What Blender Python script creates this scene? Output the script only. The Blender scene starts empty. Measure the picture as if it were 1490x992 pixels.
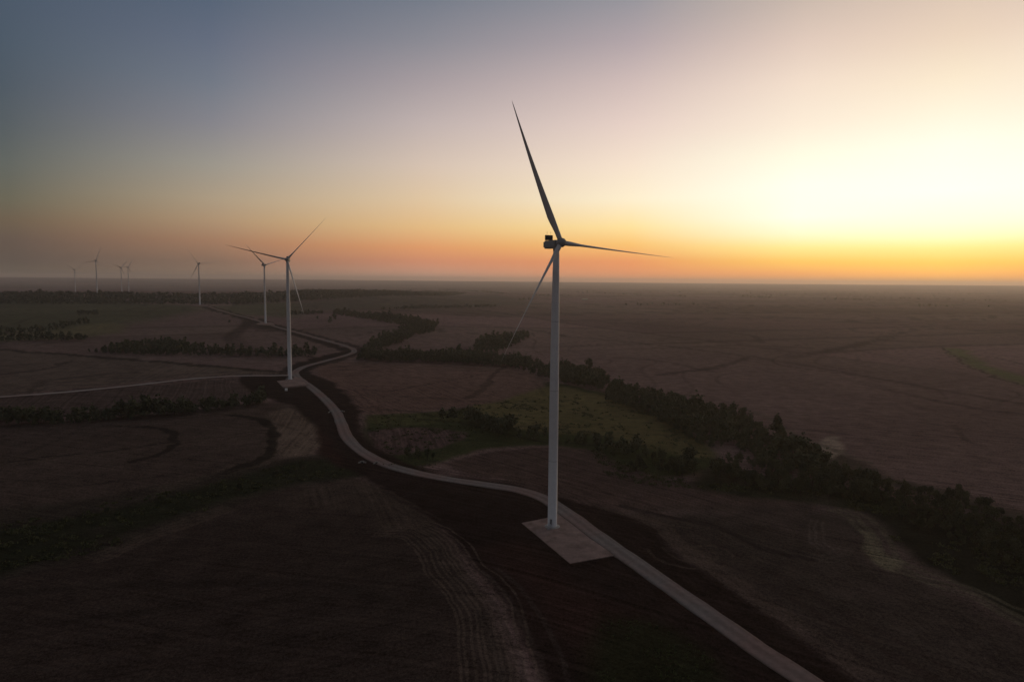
import bpy, bmesh, math, random
import numpy as np
from mathutils import Vector, Matrix

random.seed(7)
rng = np.random.default_rng(11)
S = bpy.context.scene
COL = S.collection
rad = math.radians

# ------------------------------------------------------------------ camera numbers (solved from the photograph)
W0, H0 = 1490, 992
F0 = 960.0                      # focal length in photo pixels
CAMH = 104.46
PITCH, ROLL = rad(5.178), rad(0.49988)
_fw = np.array([0, math.cos(PITCH), -math.sin(PITCH)])
_up = np.array([0, math.sin(PITCH), math.cos(PITCH)])
_rt = np.array([1.0, 0, 0])
CR = _rt * math.cos(ROLL) + _up * math.sin(ROLL)
CU = -_rt * math.sin(ROLL) + _up * math.cos(ROLL)
CF = _fw
SUN_AZ = rad(33.0)              # to the right of +Y
SUN_EL = rad(2.0)
HAZE = 6.5e-5                   # extinction per metre

# ------------------------------------------------------------------ noise
def _h(ix, iy, s):
    n = (ix.astype(np.int64) * 374761393 + iy.astype(np.int64) * 668265263 + s * 1442695041) & 0x7fffffff
    n = ((n ^ (n >> 13)) * 1274126177) & 0x7fffffff
    n = n ^ (n >> 16)
    return (n & 0xffff) / 65535.0
def vnoise(x, y, s=0):
    x = np.asarray(x, float); y = np.asarray(y, float)
    ix = np.floor(x); iy = np.floor(y); fx = x - ix; fy = y - iy
    fx = fx * fx * (3 - 2 * fx); fy = fy * fy * (3 - 2 * fy)
    a = _h(ix, iy, s); b = _h(ix + 1, iy, s); c = _h(ix, iy + 1, s); d = _h(ix + 1, iy + 1, s)
    return (a * (1 - fx) + b * fx) * (1 - fy) + (c * (1 - fx) + d * fx) * fy
def fbm(x, y, s=0, o=4):
    t = 0; amp = .5; tot = 0
    for k in range(o):
        t = t + amp * vnoise(x * 2 ** k + 17.3 * k, y * 2 ** k - 9.1 * k, s + k); tot += amp; amp *= .5
    return t / tot
def sstep(a, b, x):
    t = np.clip((np.asarray(x, float) - a) / (b - a), 0, 1)
    return t * t * (3 - 2 * t)

# ------------------------------------------------------------------ terrain: a plain that climbs to a plateau on the left, low hills on the horizon
_d = np.linspace(0, 9000, 1801)
_z = np.interp(_d, [0, 400, 720, 1440, 2120, 2700, 3200, 4500, 7000, 9000], [0, 0, 4, 13, 27, 44, 46, 20, 0, 0])
_k = np.exp(-np.linspace(-2, 2, 81) ** 2); _k /= _k.sum()
_z = np.convolve(np.pad(_z, 40, mode='edge'), _k, mode='valid')
def zt(x, y):
    x = np.asarray(x, float); y = np.asarray(y, float)
    d = np.hypot(x, y); a = np.degrees(np.arctan2(x, y))
    w = sstep(0, 1, (5 - a) / 20) * sstep(-150, -110, a)
    z = np.interp(d, _d, _z) * w
    hill = sstep(9000, 23000, d)
    z = z + hill * (92 + 26 * (fbm(a / 9.0 + 40, d / 9000.0, 5, 3) - .5))
    roll = sstep(1500, 5000, d) * (1 - hill)
    z = z + roll * 9 * (fbm(x / 1400.0, y / 1400.0, 9, 3) - .35)
    return np.maximum(z, 0)
def at(u, v):
    """photo pixel -> point on the terrain"""
    D = (u - W0 / 2) * CR + (H0 / 2 - v) * CU + F0 * CF
    D = D / np.linalg.norm(D)
    s = 60 * np.power(14000 / 60.0, np.linspace(0, 1, 1400))
    P = D[None] * s[:, None] + np.array([0, 0, CAMH])
    g = P[:, 2] - zt(P[:, 0], P[:, 1])
    i = np.argmax(g <= 0) if (g <= 0).any() else len(s) - 1
    if i == 0: return P[0, 0], P[0, 1]
    t = g[i - 1] / (g[i - 1] - g[i] + 1e-9) if g[i] <= 0 else 1
    p = P[i - 1] * (1 - t) + P[i] * t
    return float(p[0]), float(p[1])
def pts(l): return np.array([at(u, v) for u, v in l])
def smooth_line(P, n=8):
    P = np.asarray(P, float); out = []
    for i in range(len(P) - 1):
        p0 = P[max(i - 1, 0)]; p1 = P[i]; p2 = P[i + 1]; p3 = P[min(i + 2, len(P) - 1)]
        # centripetal-ish: scale tangents by segment length
        l = np.linalg.norm(p2 - p1) + 1e-9
        m1 = (p2 - p0) / (np.linalg.norm(p2 - p1) + np.linalg.norm(p1 - p0) + 1e-9) * l
        m2 = (p3 - p1) / (np.linalg.norm(p3 - p2) + np.linalg.norm(p2 - p1) + 1e-9) * l
        for t in np.linspace(0, 1, n, endpoint=False):
            out.append((2*t**3-3*t**2+1)*p1 + (t**3-2*t**2+t)*m1 + (-2*t**3+3*t**2)*p2 + (t**3-t**2)*m2)
    out.append(P[-1]); return np.array(out)

# ------------------------------------------------------------------ materials
def lin(r, g, b):
    f = lambda c: (c / 255 / 12.92) if c / 255 <= .04045 else ((c / 255 + .055) / 1.055) ** 2.4
    return (f(r), f(g), f(b), 1)
def mat(name, color, rough=.8, noise=None, spec=.3, var=.25, metal=0.0):
    m = bpy.data.materials.new(name); m.use_nodes = True
    nt = m.node_tree; b = nt.nodes['Principled BSDF']
    b.inputs['Roughness'].default_value = rough; b.inputs['Metallic'].default_value = metal
    b.inputs['Specular IOR Level'].default_value = spec
    if noise is None:
        b.inputs['Base Color'].default_value = (*color, 1)
    else:
        tc = nt.nodes.new('ShaderNodeTexCoord'); n = nt.nodes.new('ShaderNodeTexNoise')
        n.inputs['Scale'].default_value = noise; n.inputs['Detail'].default_value = 5
        r = nt.nodes.new('ShaderNodeValToRGB')
        r.color_ramp.elements[0].position = .3; r.color_ramp.elements[1].position = .7
        r.color_ramp.elements[0].color = (*[c * (1 - var) for c in color], 1)
        r.color_ramp.elements[1].color = (*[min(1, c * (1 + var)) for c in color], 1)
        nt.links.new(tc.outputs['Object'], n.inputs['Vector']); nt.links.new(n.outputs['Fac'], r.inputs['Fac'])
        nt.links.new(r.outputs['Color'], b.inputs['Base Color'])
    return m

def leaf_mat(name, c1, c2):
    m = bpy.data.materials.new(name); m.use_nodes = True
    nt = m.node_tree; b = nt.nodes['Principled BSDF']
    b.inputs['Roughness'].default_value = .8; b.inputs['Specular IOR Level'].default_value = .1
    tc = nt.nodes.new('ShaderNodeNewGeometry'); n = nt.nodes.new('ShaderNodeTexNoise')
    n.inputs['Scale'].default_value = .16; n.inputs['Detail'].default_value = 4
    oi = nt.nodes.new('ShaderNodeObjectInfo')
    ad = nt.nodes.new('ShaderNodeMath'); ad.operation = 'MULTIPLY_ADD'; ad.inputs[1].default_value = .35
    r = nt.nodes.new('ShaderNodeValToRGB')
    r.color_ramp.elements[0].position = .38; r.color_ramp.elements[1].position = .85
    r.color_ramp.elements[0].color = (*c1, 1); r.color_ramp.elements[1].color = (*c2, 1)
    nt.links.new(tc.outputs['Position'], n.inputs['Vector'])
    nt.links.new(oi.outputs['Random'], ad.inputs[0]); nt.links.new(n.outputs['Fac'], ad.inputs[2])
    nt.links.new(ad.outputs[0], r.inputs['Fac']); nt.links.new(r.outputs['Color'], b.inputs['Base Color'])
    return m

M_TOWER = mat('painted_steel', (.62, .61, .605), .55, .6, .3, .05)
M_BLADE = mat('blade_gelcoat', (.55, .54, .53), .5, .3, .3, .06)
M_NAC = mat('nacelle_shell', (.27, .265, .26), .5, .8, .3, .05)
M_DARK = mat('dark_radiator', (.03, .03, .032), .6, 2.0, .3, .3)
M_STEEL = mat('galvanised_steel', (.35, .35, .36), .5, 2.0, .5, .15)
M_DOOR = mat('door_paint', (.16, .17, .18), .5, 2.0, .3, .1)
M_CONC = mat('concrete', (.34, .32, .29), .9, .8, .2, .15)
M_WHITE = mat('white_paint', (.78, .78, .76), .5, .8, .3, .06)
M_ROOF = mat('pale_roof_sheet', (.55, .5, .36), .6, .5, .3, .1)
M_WALLP = mat('farm_wall', (.4, .36, .3), .8, .5, .2, .1)
M_BARK = mat('bark', (.06, .045, .035), .95, 3.0, .1, .3)
M_LEAF = leaf_mat('tree_leaves', (.03, .036, .02), (.088, .09, .046))
M_SHRUB = leaf_mat('shrub_leaves', (.03, .034, .016), (.085, .086, .036))
M_WEED = leaf_mat('weed_leaves', (.03, .04, .014), (.09, .1, .035))

# ------------------------------------------------------------------ helpers
def link(o): COL.objects.link(o); return o
def mesh_obj(name, verts, faces, m, parent=None, smooth=False):
    me = bpy.data.meshes.new(name); me.from_pydata([tuple(v) for v in verts], [], [tuple(f) for f in faces]); me.update()
    me.materials.append(m)
    if smooth: me.polygons.foreach_set('use_smooth', [True] * len(me.polygons))
    o = bpy.data.objects.new(name, me); link(o)
    if parent: o.parent = parent
    return o
def bm_obj(name, bm, m, parent=None, smooth=False):
    bmesh.ops.recalc_face_normals(bm, faces=bm.faces[:])
    me = bpy.data.meshes.new(name); bm.to_mesh(me); bm.free(); me.materials.append(m)
    if smooth:
        me.polygons.foreach_set('use_smooth', [True] * len(me.polygons))
    o = bpy.data.objects.new(name, me); link(o)
    if parent: o.parent = parent
    return o
def fast_mesh(name, V, Q, m):
    me = bpy.data.meshes.new(name)
    V = np.asarray(V, np.float32); Q = np.asarray(Q, np.int32)
    me.vertices.add(len(V)); me.vertices.foreach_set('co', V.ravel())
    me.loops.add(Q.size); me.loops.foreach_set('vertex_index', Q.ravel())
    me.polygons.add(len(Q)); me.polygons.foreach_set('loop_start', np.arange(0, Q.size, Q.shape[1], dtype=np.int32))
    me.update(calc_edges=True); me.validate(); me.materials.append(m)
    return me
def box(bm, c, s, mtx=None, bev=0):
    r = bmesh.ops.create_cube(bm, size=1)
    for v in r['verts']:
        v.co = Vector((v.co.x * s[0] + c[0], v.co.y * s[1] + c[1], v.co.z * s[2] + c[2]))
    if bev:
        es = list({e for v in r['verts'] for e in v.link_edges})
        bmesh.ops.bevel(bm, geom=es, offset=bev, segments=2, affect='EDGES')
def lathe(bm, prof, n=40, axis='z'):
    rings = []
    for r, z in prof:
        ring = []
        for k in range(n):
            a = 2 * math.pi * k / n
            p = (r * math.cos(a), r * math.sin(a), z)
            if axis == 'x': p = (z, r * math.cos(a), r * math.sin(a))
            ring.append(bm.verts.new(p))
        rings.append(ring)
    for a, b in zip(rings, rings[1:]):
        for k in range(n): bm.faces.new((a[k], a[(k + 1) % n], b[(k + 1) % n], b[k]))
    bm.faces.new(rings[0][::-1]); bm.faces.new(rings[-1])
def empty(name, loc=(0, 0, 0), rz=0):
    o = bpy.data.objects.new(name, None); o.empty_display_size = 1; link(o); o.location = loc; o.rotation_euler = (0, 0, rz); return o
def tag(o, label=None, cat=None, group=None, kind=None):
    if label: o['label'] = label
    if cat: o['category'] = cat
    if group: o['group'] = group
    if kind: o['kind'] = kind
    return o
def copy_tree(o, parent=None):
    c = o.copy(); link(c)
    if parent: c.parent = parent
    for ch in [x for x in o.children]: copy_tree(ch, c)
    return c

# ------------------------------------------------------------------ road and pad outlines in the photograph
ROAD = [(1300,1090),(1230,1036),(1174,992),(1090,936),(1000,872),(940,830),(900,802),(864,776),(838,756),(815,740),(788,724),(750,712),(700,704.5),(650,697),
        (600,687),(560,675),(525,656),(505,636),(496,615),(489,599),(474,582),(452,563),(433,549),(430,541),(442,534),(470,526),(500,518),
        (515,512),(510,506),(480,497),(440,486),(400,475),(370,465),(335,456),(312,449),(299,445),(288,444.5)]
BRANCH = [(427,546),(400,546.5),(345,547),(280,551),(200,560),(100,570),(0,577.5),(-60,582),(-160,590)]
PAD1 = [(759,761),(829.6,820),(896,808),(908,803),(866,776),(838,756.5),(815,741.5),(806,748),(795,754)]
PAD2 = [(403,555),(412,564.5),(431,563.5),(448,561.5),(440,554),(432,548.5),(419,553)]
PAD3 = [(372,471.5),(380,473.5),(400,474),(396,470),(384,468.8)]
PAD4 = [(276,444.6),(284,446.2),(304,446.8),(298,444.2),(288,443.2)]
road_w = smooth_line(pts(ROAD), 10); branch_w = smooth_line(pts(BRANCH), 10)

# ------------------------------------------------------------------ ground sheet, with its land use as a colour attribute
def build_ground():
    t = np.concatenate([np.geomspace(3.0, .66, 26, endpoint=False), np.arange(.66, .03, -.00125), np.geomspace(.03, CAMH / 30000, 60)])
    r = CAMH / t
    fine = np.arange(-47, 47.001, .07)
    az = np.radians(np.concatenate([np.arange(-180, -47, 3.0), fine, np.arange(50, 180, 3.0)]))
    nr, na = len(r), len(az)
    R, A = np.meshgrid(r, az, indexing='ij')
    X = (R * np.sin(A)).ravel(); Y = (R * np.cos(A)).ravel()
    Z = zt(X, Y)
    D = np.hypot(X, Y)
    ok = np.abs(np.degrees(np.arctan2(X, Y))) < 47.5
    # --- irregularity of every boundary
    wx = X + (fbm(X / 14, Y / 14, 21, 3) - .5) * np.clip(D / 60, 2, 26)
    wy = Y + (fbm(X / 14, Y / 14, 31, 3) - .5) * np.clip(D / 60, 2, 26)
    BASE = np.array((.182, .117, .1))
    col = np.tile(BASE, (X.size, 1)); amp = np.full(X.size, .32)
    rowc = X * .42 + Y * .91 + 30 * fbm(X / 260, Y / 260, 3, 3)
    big = fbm(X / 420, Y / 420, 41, 4); mid = fbm(X / 60, Y / 60, 51, 4)
    col *= (1 + .55 * (big - .5) + .3 * (mid - .5))[:, None]
    # parcels of the wide plain
    pu = X * .93 + Y * .37 + 260 * (fbm(X / 900, Y / 900, 101, 2) - .5); pv = -X * .37 + Y * .93 + 260 * (fbm(X / 900, Y / 900, 111, 2) - .5)
    for su, sv, sd, am in ((760, 420, 3, .2), (1900, 900, 4, .16)):
        iu = np.floor(pu / su); iv = np.floor(pv / sv + .37 * iu)
        hsh = _h(iu, iv, 900 + sd); far_w = sstep(700, 1400, D)
        col *= (1 + far_w * am * (hsh - .5) * 2)[:, None]
        col[:, 1] *= 1 + far_w * .10 * (_h(iu, iv, 950 + sd) - .4)
        fu = pu / su - iu; edge = np.minimum(fu, 1 - fu) * su
        col *= (1 - far_w * .35 * (1 - sstep(4, 14, edge)))[:, None]
        fv = pv / sv + .37 * iu - iv; edge = np.minimum(fv, 1 - fv) * sv
        col *= (1 - far_w * .4 * (1 - sstep(5, 16, edge)))[:, None]
    def region(P, pad):
        lo = P.min(0) - pad; hi = P.max(0) + pad
        return np.nonzero(ok & (X > lo[0]) & (X < hi[0]) & (Y > lo[1]) & (Y < hi[1]))[0]
    def seg_dist(P, idx, closed):
        n = len(P); best = np.full(len(idx), 1e9); px = wx[idx]; py = wy[idx]; side = np.zeros(len(idx), bool)
        for i in range(n if closed else n - 1):
            a = P[i]; b = P[(i + 1) % n]; dx, dy = b - a; L2 = dx * dx + dy * dy + 1e-9
            tt = np.clip(((px - a[0]) * dx + (py - a[1]) * dy) / L2, 0, 1)
            best = np.minimum(best, np.hypot(px - a[0] - tt * dx, py - a[1] - tt * dy))
            if closed:
                c = ((a[1] > py) != (b[1] > py)) & (px < (b[0] - a[0]) * (py - a[1]) / (b[1] - a[1] + 1e-12) + a[0])
                side ^= c
        return best, side
    def poly(pix, color, feather=3.0, mix=1.0, rows=None, ra=None, patch=0.0, sm=True, seed=0):
        P = pts(pix)
        if sm:
            P = smooth_line(np.vstack([P, P[:1]]), 5)[:-1]
        dm = float(np.median(np.hypot(P[:, 0], P[:, 1])))
        fe = feather * max(dm / 350, .6)
        idx = region(P, fe * 3)
        if not len(idx): return
        d, ins = seg_dist(P, idx, True)
        sd = np.where(ins, d, -d)
        w = sstep(-fe, fe, sd) * mix
        if patch: w = w * np.clip(1 - patch + patch * 2 * fbm(X[idx] / 24, Y[idx] / 24, 61 + seed, 4), 0, 1)
        c = np.array(color) * (1 + .5 * (big[idx] - .5) + .45 * (mid[idx] - .5))[:, None]
        col[idx] = col[idx] * (1 - w[:, None]) + c * w[:, None]
        if rows is not None:
            a = rad(rows); k = w > .5; j = idx[k]
            rowc[j] = X[j] * math.cos(a) + Y[j] * math.sin(a) + 34 * fbm(X[j] / 190, Y[j] / 190, 71 + seed, 3)
        if ra is not None: amp[idx] = amp[idx] * (1 - w) + ra * w
    def line(pix, width, color, mix=.8, broken=.5, off=0.0, seed=0, world=None):
        P = smooth_line(pts(pix), 7) if world is None else world
        if off:
            T = np.gradient(P, axis=0); T /= np.linalg.norm(T, axis=1)[:, None] + 1e-9
            P = P + np.stack([-T[:, 1], T[:, 0]], 1) * off
        idx = region(P, width * 3)
        if not len(idx): return
        d, _ = seg_dist(P, idx, False)
        w = (1 - sstep(width * .35, width * .75, d)) * mix
        w = w * np.clip(1 - broken + broken * 2 * fbm(X[idx] / 9, Y[idx] / 9, 81 + seed, 3), 0, 1)
        col[idx] = col[idx] * (1 - w[:, None]) + np.array(color) * w[:, None]
    BROWN = (.085, .052, .045); DKB = (.045, .03, .024); NEAR = (.056, .038, .03); SOIL = (.0225, .0138, .0112); RED = (.05, .024, .019)
    PAST = (.13, .105, .045); OLIVE = (.085, .082, .032); GREEN = (.048, .052, .021); STUB = (.12, .085, .062); GREY = (.06, .052, .042)
    # far land
    poly([(-60,436),(60,434),(200,441),(300,446),(240,462),(120,480),(-60,484)], (.085,.085,.045), 10, .9)
    poly([(300,446),(420,440),(440,452),(430,462),(380,460),(330,455)], (.105,.1,.055), 10, .8)
    poly([(-60,488),(60,482),(150,470),(178,472),(172,484),(100,492),(0,497),(-60,500)], (.15,.128,.066), 5, .9)
    poly([(440,440),(700,428),(780,440),(700,446),(560,448),(470,450)], (.08,.08,.055), 12, .6)
    poly([(1370,506),(1400,507),(1440,532),(1500,550),(1560,560),(1560,580),(1490,560),(1430,540)], (.13,.14,.055), 4, .8)
    poly([(-80,505),(120,516),(300,530),(420,545),(280,549),(100,567),(-80,580)], (.13,.094,.072), 5, .9, 12, .2)
    poly([(-80,585),(200,563),(345,549),(345,556),(385,575),(300,590),(100,606),(-80,614)], (.075,.052,.042), 4, .8, 20, .3)
    # fields round the creek
    poly([(455,538),(485,527),(560,526),(660,528),(745,534),(788,552),(788,566),(720,585),(640,596),(535,603),(512,580),(482,556)], (.155,.092,.072), 3, 1, 35, .3)
    poly([(532,604),(640,598),(720,586),(790,566),(800,556),(880,572),(950,600),(1010,635),(1045,668),(1010,690),(940,690),(860,660),(800,648),(700,655),(640,672),(575,682),(545,668),(527,632)], GREEN, 4, 1, 60, .15, seed=1)
    poly([(690,590),(740,580),(795,563),(835,565),(900,582),(960,606),(1010,635),(1038,662),(1000,664),(930,648),(860,632),(800,630),(745,622),(700,612),(670,604)], PAST, 4, 1, 60, .25, .55, seed=2)
    poly([(540,604),(640,600),(680,604),(640,616),(560,618),(530,612)], OLIVE, 3, .8, None, .15, .5)
    poly([(532,628),(580,622),(640,624),(676,630),(660,645),(610,657),(560,662),(542,648)], (.11,.068,.058), 2, 1, 15, .3)
    poly([(640,676),(700,660),(780,652),(850,652),(900,672),(960,695),(1080,706),(1180,712),(1180,742),(1040,742),(960,742),(900,741),(830,726),(760,704),(690,690)], (.098,.062,.05), 3, 1, 50, .3, seed=3)
    # the big stubble field on the right, its dark margins and machine tracks
    poly([(900,744),(960,742),(1060,735),(1180,735),(1290,755),(1330,810),(1420,870),(1560,930),(1600,1040),(1280,1040),(1180,945),(1060,856),(985,808)], (.06,.043,.034), 22, 1, 55, .2, .25, seed=4)
    poly([(1190,715),(1290,725),(1380,745),(1600,800),(1650,960),(1490,905),(1400,852),(1330,810),(1270,752)], (.014,.016,.009), 5, .95, None, .1)
    poly([(1150,640),(1215,655),(1290,690),(1400,720),(1560,770),(1560,800),(1400,740),(1290,706),(1200,690)], (.035,.034,.02), 5, .7, None, .1)
    poly([(1045,668),(1100,690),(1210,705),(1300,725),(1290,745),(1180,732),(1080,722),(1010,706)], (.026,.03,.014), 5, .9, None, .1, .3)
    poly([(1190,650),(1203,636),(1216,634),(1226,642),(1222,658),(1208,668),(1198,660)], (.34,.26,.19), 2, .85, None, .3, .75)
    line([(1080,593),(1110,604),(1150,628),(1200,650),(1260,672)], 5, (.13,.1,.075), .7, .9)
    # near left fields
    poly([(-100,622),(100,612),(300,594),(385,586),(440,592),(462,615),(455,660),(405,676),(300,700),(180,728),(60,750),(-100,770)], (.088,.06,.047), 3, 1, 72, .22, seed=5)
    poly([(388,604),(420,594),(452,612),(466,652),(455,668),(418,668),(398,655),(402,630)], (.18,.125,.09), 3, .85, 10, .25, .6)
    poly([(-140,740),(60,735),(260,700),(390,672),(480,660),(535,690),(440,715),(330,748),(240,785),(130,826),(-140,900)], (.052,.039,.029), 5, 1, 72, .2, seed=12)
    poly([(-100,785),(100,754),(260,718),(390,682),(470,668),(520,690),(440,703),(330,728),(240,756),(130,792),(-100,860)], (.026,.028,.014), 5, .9, None, .15, .75, seed=6)
    poly([(-140,880),(130,812),(240,771),(340,736),(440,706),(530,700),(600,735),(636,765),(680,830),(730,920),(760,1000),(780,1080),(-200,1080)], NEAR, 4, 1, 74, .16, seed=7)
    poly([(405,735),(440,712),(525,698),(590,728),(635,752),(620,770),(560,768),(520,745),(460,738)], (.075,.052,.039), 6, .75, 20, .25, .8)
    # tilled earth beside the roads
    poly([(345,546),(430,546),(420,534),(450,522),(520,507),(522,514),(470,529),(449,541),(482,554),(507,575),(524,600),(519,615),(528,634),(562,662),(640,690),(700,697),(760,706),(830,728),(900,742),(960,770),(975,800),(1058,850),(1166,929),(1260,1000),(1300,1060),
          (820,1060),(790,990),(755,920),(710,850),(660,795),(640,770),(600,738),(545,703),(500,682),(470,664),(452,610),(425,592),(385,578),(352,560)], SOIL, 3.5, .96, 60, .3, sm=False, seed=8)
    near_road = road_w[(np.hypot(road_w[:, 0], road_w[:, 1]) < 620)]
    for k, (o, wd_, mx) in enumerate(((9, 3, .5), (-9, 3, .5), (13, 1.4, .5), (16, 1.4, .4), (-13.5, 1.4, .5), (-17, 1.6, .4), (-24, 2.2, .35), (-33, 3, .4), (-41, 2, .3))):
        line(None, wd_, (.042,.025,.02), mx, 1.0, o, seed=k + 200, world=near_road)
    poly([(700,800),(760,790),(830,850),(930,900),(1010,960),(900,990),(820,930),(750,860)], RED, 14, .75, None, .4, .6, seed=9)
    poly([(455,620),(470,660),(500,676),(480,640)], RED, 3, .8)
    poly([(1020,872),(1060,905),(1085,925),(1050,920),(1000,888),(960,862),(960,850)], RED, 4, .8, None, .3, .5)
    poly([(880,895),(960,910),(1040,960),(1060,1040),(880,1040),(860,960)], (.022,.026,.011), 10, .8, None, .2, .8, seed=10)
    # stubble tracks, light
    poly([(560,765),(610,768),(645,785),(680,830),(712,870),(742,930),(760,1000),(765,1060),(715,1060),(705,960),(690,905),(650,850),(615,800)], (.068,.05,.038), 5, .32, 40, .25, 1.0, seed=11)
    for k, o in enumerate((-11, -9, -7.5, -5, -3.2, -1.6, 0, 2.2, 4, 6.5, 8)):
        line([(560,765),(610,770),(640,790),(660,820),(690,850),(715,890),(725,940),(735,1000),(740,1060)], .8, (.17,.12,.088), .36, 1.0, o + 2.2 * math.sin(k * 2.1), seed=k)
    for k, o in enumerate((-6, -3, 0, 3)):
        line([(440,712),(500,704),(545,712),(590,735),(630,758)], 1.6, STUB, .25, 1.0, o * 1.3, seed=k + 9)
        line([(130,812),(240,771),(330,737)], 2.2, STUB, .45, .9, o, seed=k + 20)
        line([(230,712),(300,692),(380,670),(400,650)], 2.0, STUB, .42, .9, o, seed=k + 30)
        line([(700,830),(745,880),(790,960),(800,1040)], 1.6, (.07,.05,.04), .5, .9, o * 2, seed=k + 40)
        line([(900,744),(950,766),(985,800),(1060,850),(1160,920),(1250,985)], 1.5, STUB, .4, .9, o * .7 + 4, seed=k + 50)
        line([(985,795),(1000,806),(1035,802),(1045,812)], 1.3, STUB, .4, .9, o * 2.2, seed=k + 60)
    for k, o in enumerate((0, 4, 9)):
        line([(1183,755),(1177,772),(1181,788),(1192,800)], 1.0, (.14,.11,.085), .4, .9, o * .55, seed=k + 70); line([(1170,812),(1200,818),(1228,812),(1242,800)], 1.2, (.11,.09,.07), .35, 1.0, o * .6, seed=k + 75)
        line([(1215,740),(1250,757),(1272,785),(1290,815),(1340,838),(1420,868),(1500,905)], 2.4, (.13,.11,.07), .55, .8, o - 3, seed=k + 80)
    poly([(1252,770),(1264,775),(1290,805),(1318,818),(1300,830),(1275,820)], (.2,.165,.1), 2.5, .75, None, .4, .9)
    line([(905,735),(960,748),(1050,768),(1120,800),(1180,815)], 4, (.028,.02,.017), .75, .6)
    line([(870,738),(940,755),(1000,768)], 2, STUB, .4, .9)
    # dark drains, terraces, hedge banks and the branch road's painted shadow
    dk = (.02, .016, .012)
    for L, w, mx in (
        ([(0,509),(100,516),(200,524),(320,534),(400,541)], 12, .8), ([(0,545),(70,536),(100,526)], 8, .6), ([(40,575),(70,555),(150,545),(215,540)], 6, .4),
        ([(820,489),(900,496),(1000,507),(1080,517),(1180,533),(1300,555),(1500,590)], 11, .42), ([(960,545),(1040,535),(1090,520)], 12, .55),
        ([(1060,483),(1100,490),(1105,497)], 13, .45), ([(1030,497),(1110,498)], 12, .3), ([(1200,512),(1300,492)], 18, .35), ([(1150,520),(1250,500),(1330,480)], 20, .3),
        ([(1370,506),(1400,526),(1440,546),(1500,564)], 4.5, .6), ([(1250,558),(1400,590),(1500,604)], 8, .35), ([(900,520),(960,525),(1030,540)], 9, .4),
        ([(735,533),(715,548),(700,565),(680,580)], 7, .5), ([(507,577),(560,570),(640,556),(700,545)], 3, .5), ([(860,565),(960,595),(1040,640)], 3, .6),
        ([(170,620),(215,622),(245,628),(254,640),(240,656),(190,672)], 5, .8), ([(0,672),(90,664),(200,650),(250,642)], 2, .8), ([(330,604),(360,606),(385,614),(398,626),(396,648),(380,668),(345,682),(320,690)], 6, .9), ([(60,716),(170,700),(270,688),(330,676)], 2, .4),
        ([(255,641),(330,634),(390,624)], 2.5, .5), ([(560,604),(640,612),(700,622),(780,640),(860,648)], 4, .5), ([(0,700),(150,690),(260,660)], 2, .3),
        ([(0,860),(250,850),(470,850),(560,870)], 5, .35), ([(100,905),(300,880),(480,870)], 3, .3), ([(0,560),(160,552),(330,540)], 4, .3),
        ([(330,520),(400,516),(460,520)], 8, .5), ([(640,478),(650,484),(690,485)], 14, .5), ([(660,470),(760,478),(830,490)], 18, .45), ([(800,560),(780,545),(760,545)], 4, .3),
        ([(295,447),(340,459),(380,470),(440,490),(500,508)], 16, .75), ([(520,488),(560,480),(600,476)], 10, .4), ([(850,450),(1000,456),(1150,462),(1350,470)], 60, .22), ([(900,470),(1050,478),(1300,484)], 36, .22)):
        line(L, w, dk, mx, .35 if L[0][1] > 600 else .6, seed=int(L[0][0]) % 13)
    for L, w, mx in (([(0,676),(90,668),(200,654),(248,646)], 2, .5), ([(255,650),(330,640),(392,630)], 1.6, .3), ([(150,716),(240,702),(300,693),(350,682)], 2, .35)):
        line(L, w, STUB, mx, .7, seed=3)
    line(None, 4.5, (.018,.013,.011), .85, .3, 5.5, seed=3, world=branch_w); line(None, 4.5, (.018,.013,.011), .8, .4, -5.5, seed=4, world=branch_w)  # shadow line beside the branch road, painted into the ground colour on both edges
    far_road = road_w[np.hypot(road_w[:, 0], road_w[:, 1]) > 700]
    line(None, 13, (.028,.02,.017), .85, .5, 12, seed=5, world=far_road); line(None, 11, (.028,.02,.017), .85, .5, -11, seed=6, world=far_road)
    poly([(355,468),(372,466),(400,474),(410,482),(390,482),(360,476)], (.03,.022,.018), 6, .8, None, .2, .4)
    # contour banks: thin dark curved lines that follow the lie of the land
    for sc_, lv, sd, dmin, dmax, wd_ in ((330, 13, 201, 380, 1500, 1.6), (700, 15, 211, 1100, 6000, 4.0)):
        g = lambda a, b: fbm(a / sc_, b / sc_, sd, 2)
        v0 = g(X, Y); e = 2.0; gx = (g(X + e, Y) - v0) / e; gy = (g(X, Y + e) - v0) / e
        gm = np.hypot(gx, gy) * lv + 1e-6; fr = v0 * lv; dist = np.abs(fr - np.round(fr)) / gm
        w = (1 - sstep(wd_ * .5, wd_ * 1.6 + D / 900, dist)) * sstep(dmin, dmin * 1.2, D) * (1 - sstep(dmax * .8, dmax, D)) * (gm > .01)
        w *= np.clip(2.4 * fbm(X / 120, Y / 120, sd + 5, 3) - .75, 0, 1) * .55
        col[:] = col * (1 - w[:, None]) + np.array((.03, .024, .018)) * w[:, None]
    # long field rows as single furrows on the near fields
    for k in range(26):
        y0 = 740 + k * 13
        line([(-60,y0+60),(200,y0+18),(420,y0-18),(640,y0-70)], 1.0, (.02,.015,.012) if k % 3 else (.055,.042,.034), .35, .9, seed=k + 100)
    for k in range(9):
        line([(1000+k*42,760+k*10),(1150+k*40,835+k*14),(1330+k*32,930+k*18)], 1.0, (.085,.065,.05), .4, 1.0, seed=k + 140)
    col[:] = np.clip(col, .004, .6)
    V = np.stack([X, Y, Z], 1)
    i, j = np.meshgrid(np.arange(nr - 1), np.arange(na), indexing='ij')
    j2 = (j + 1) % na
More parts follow.
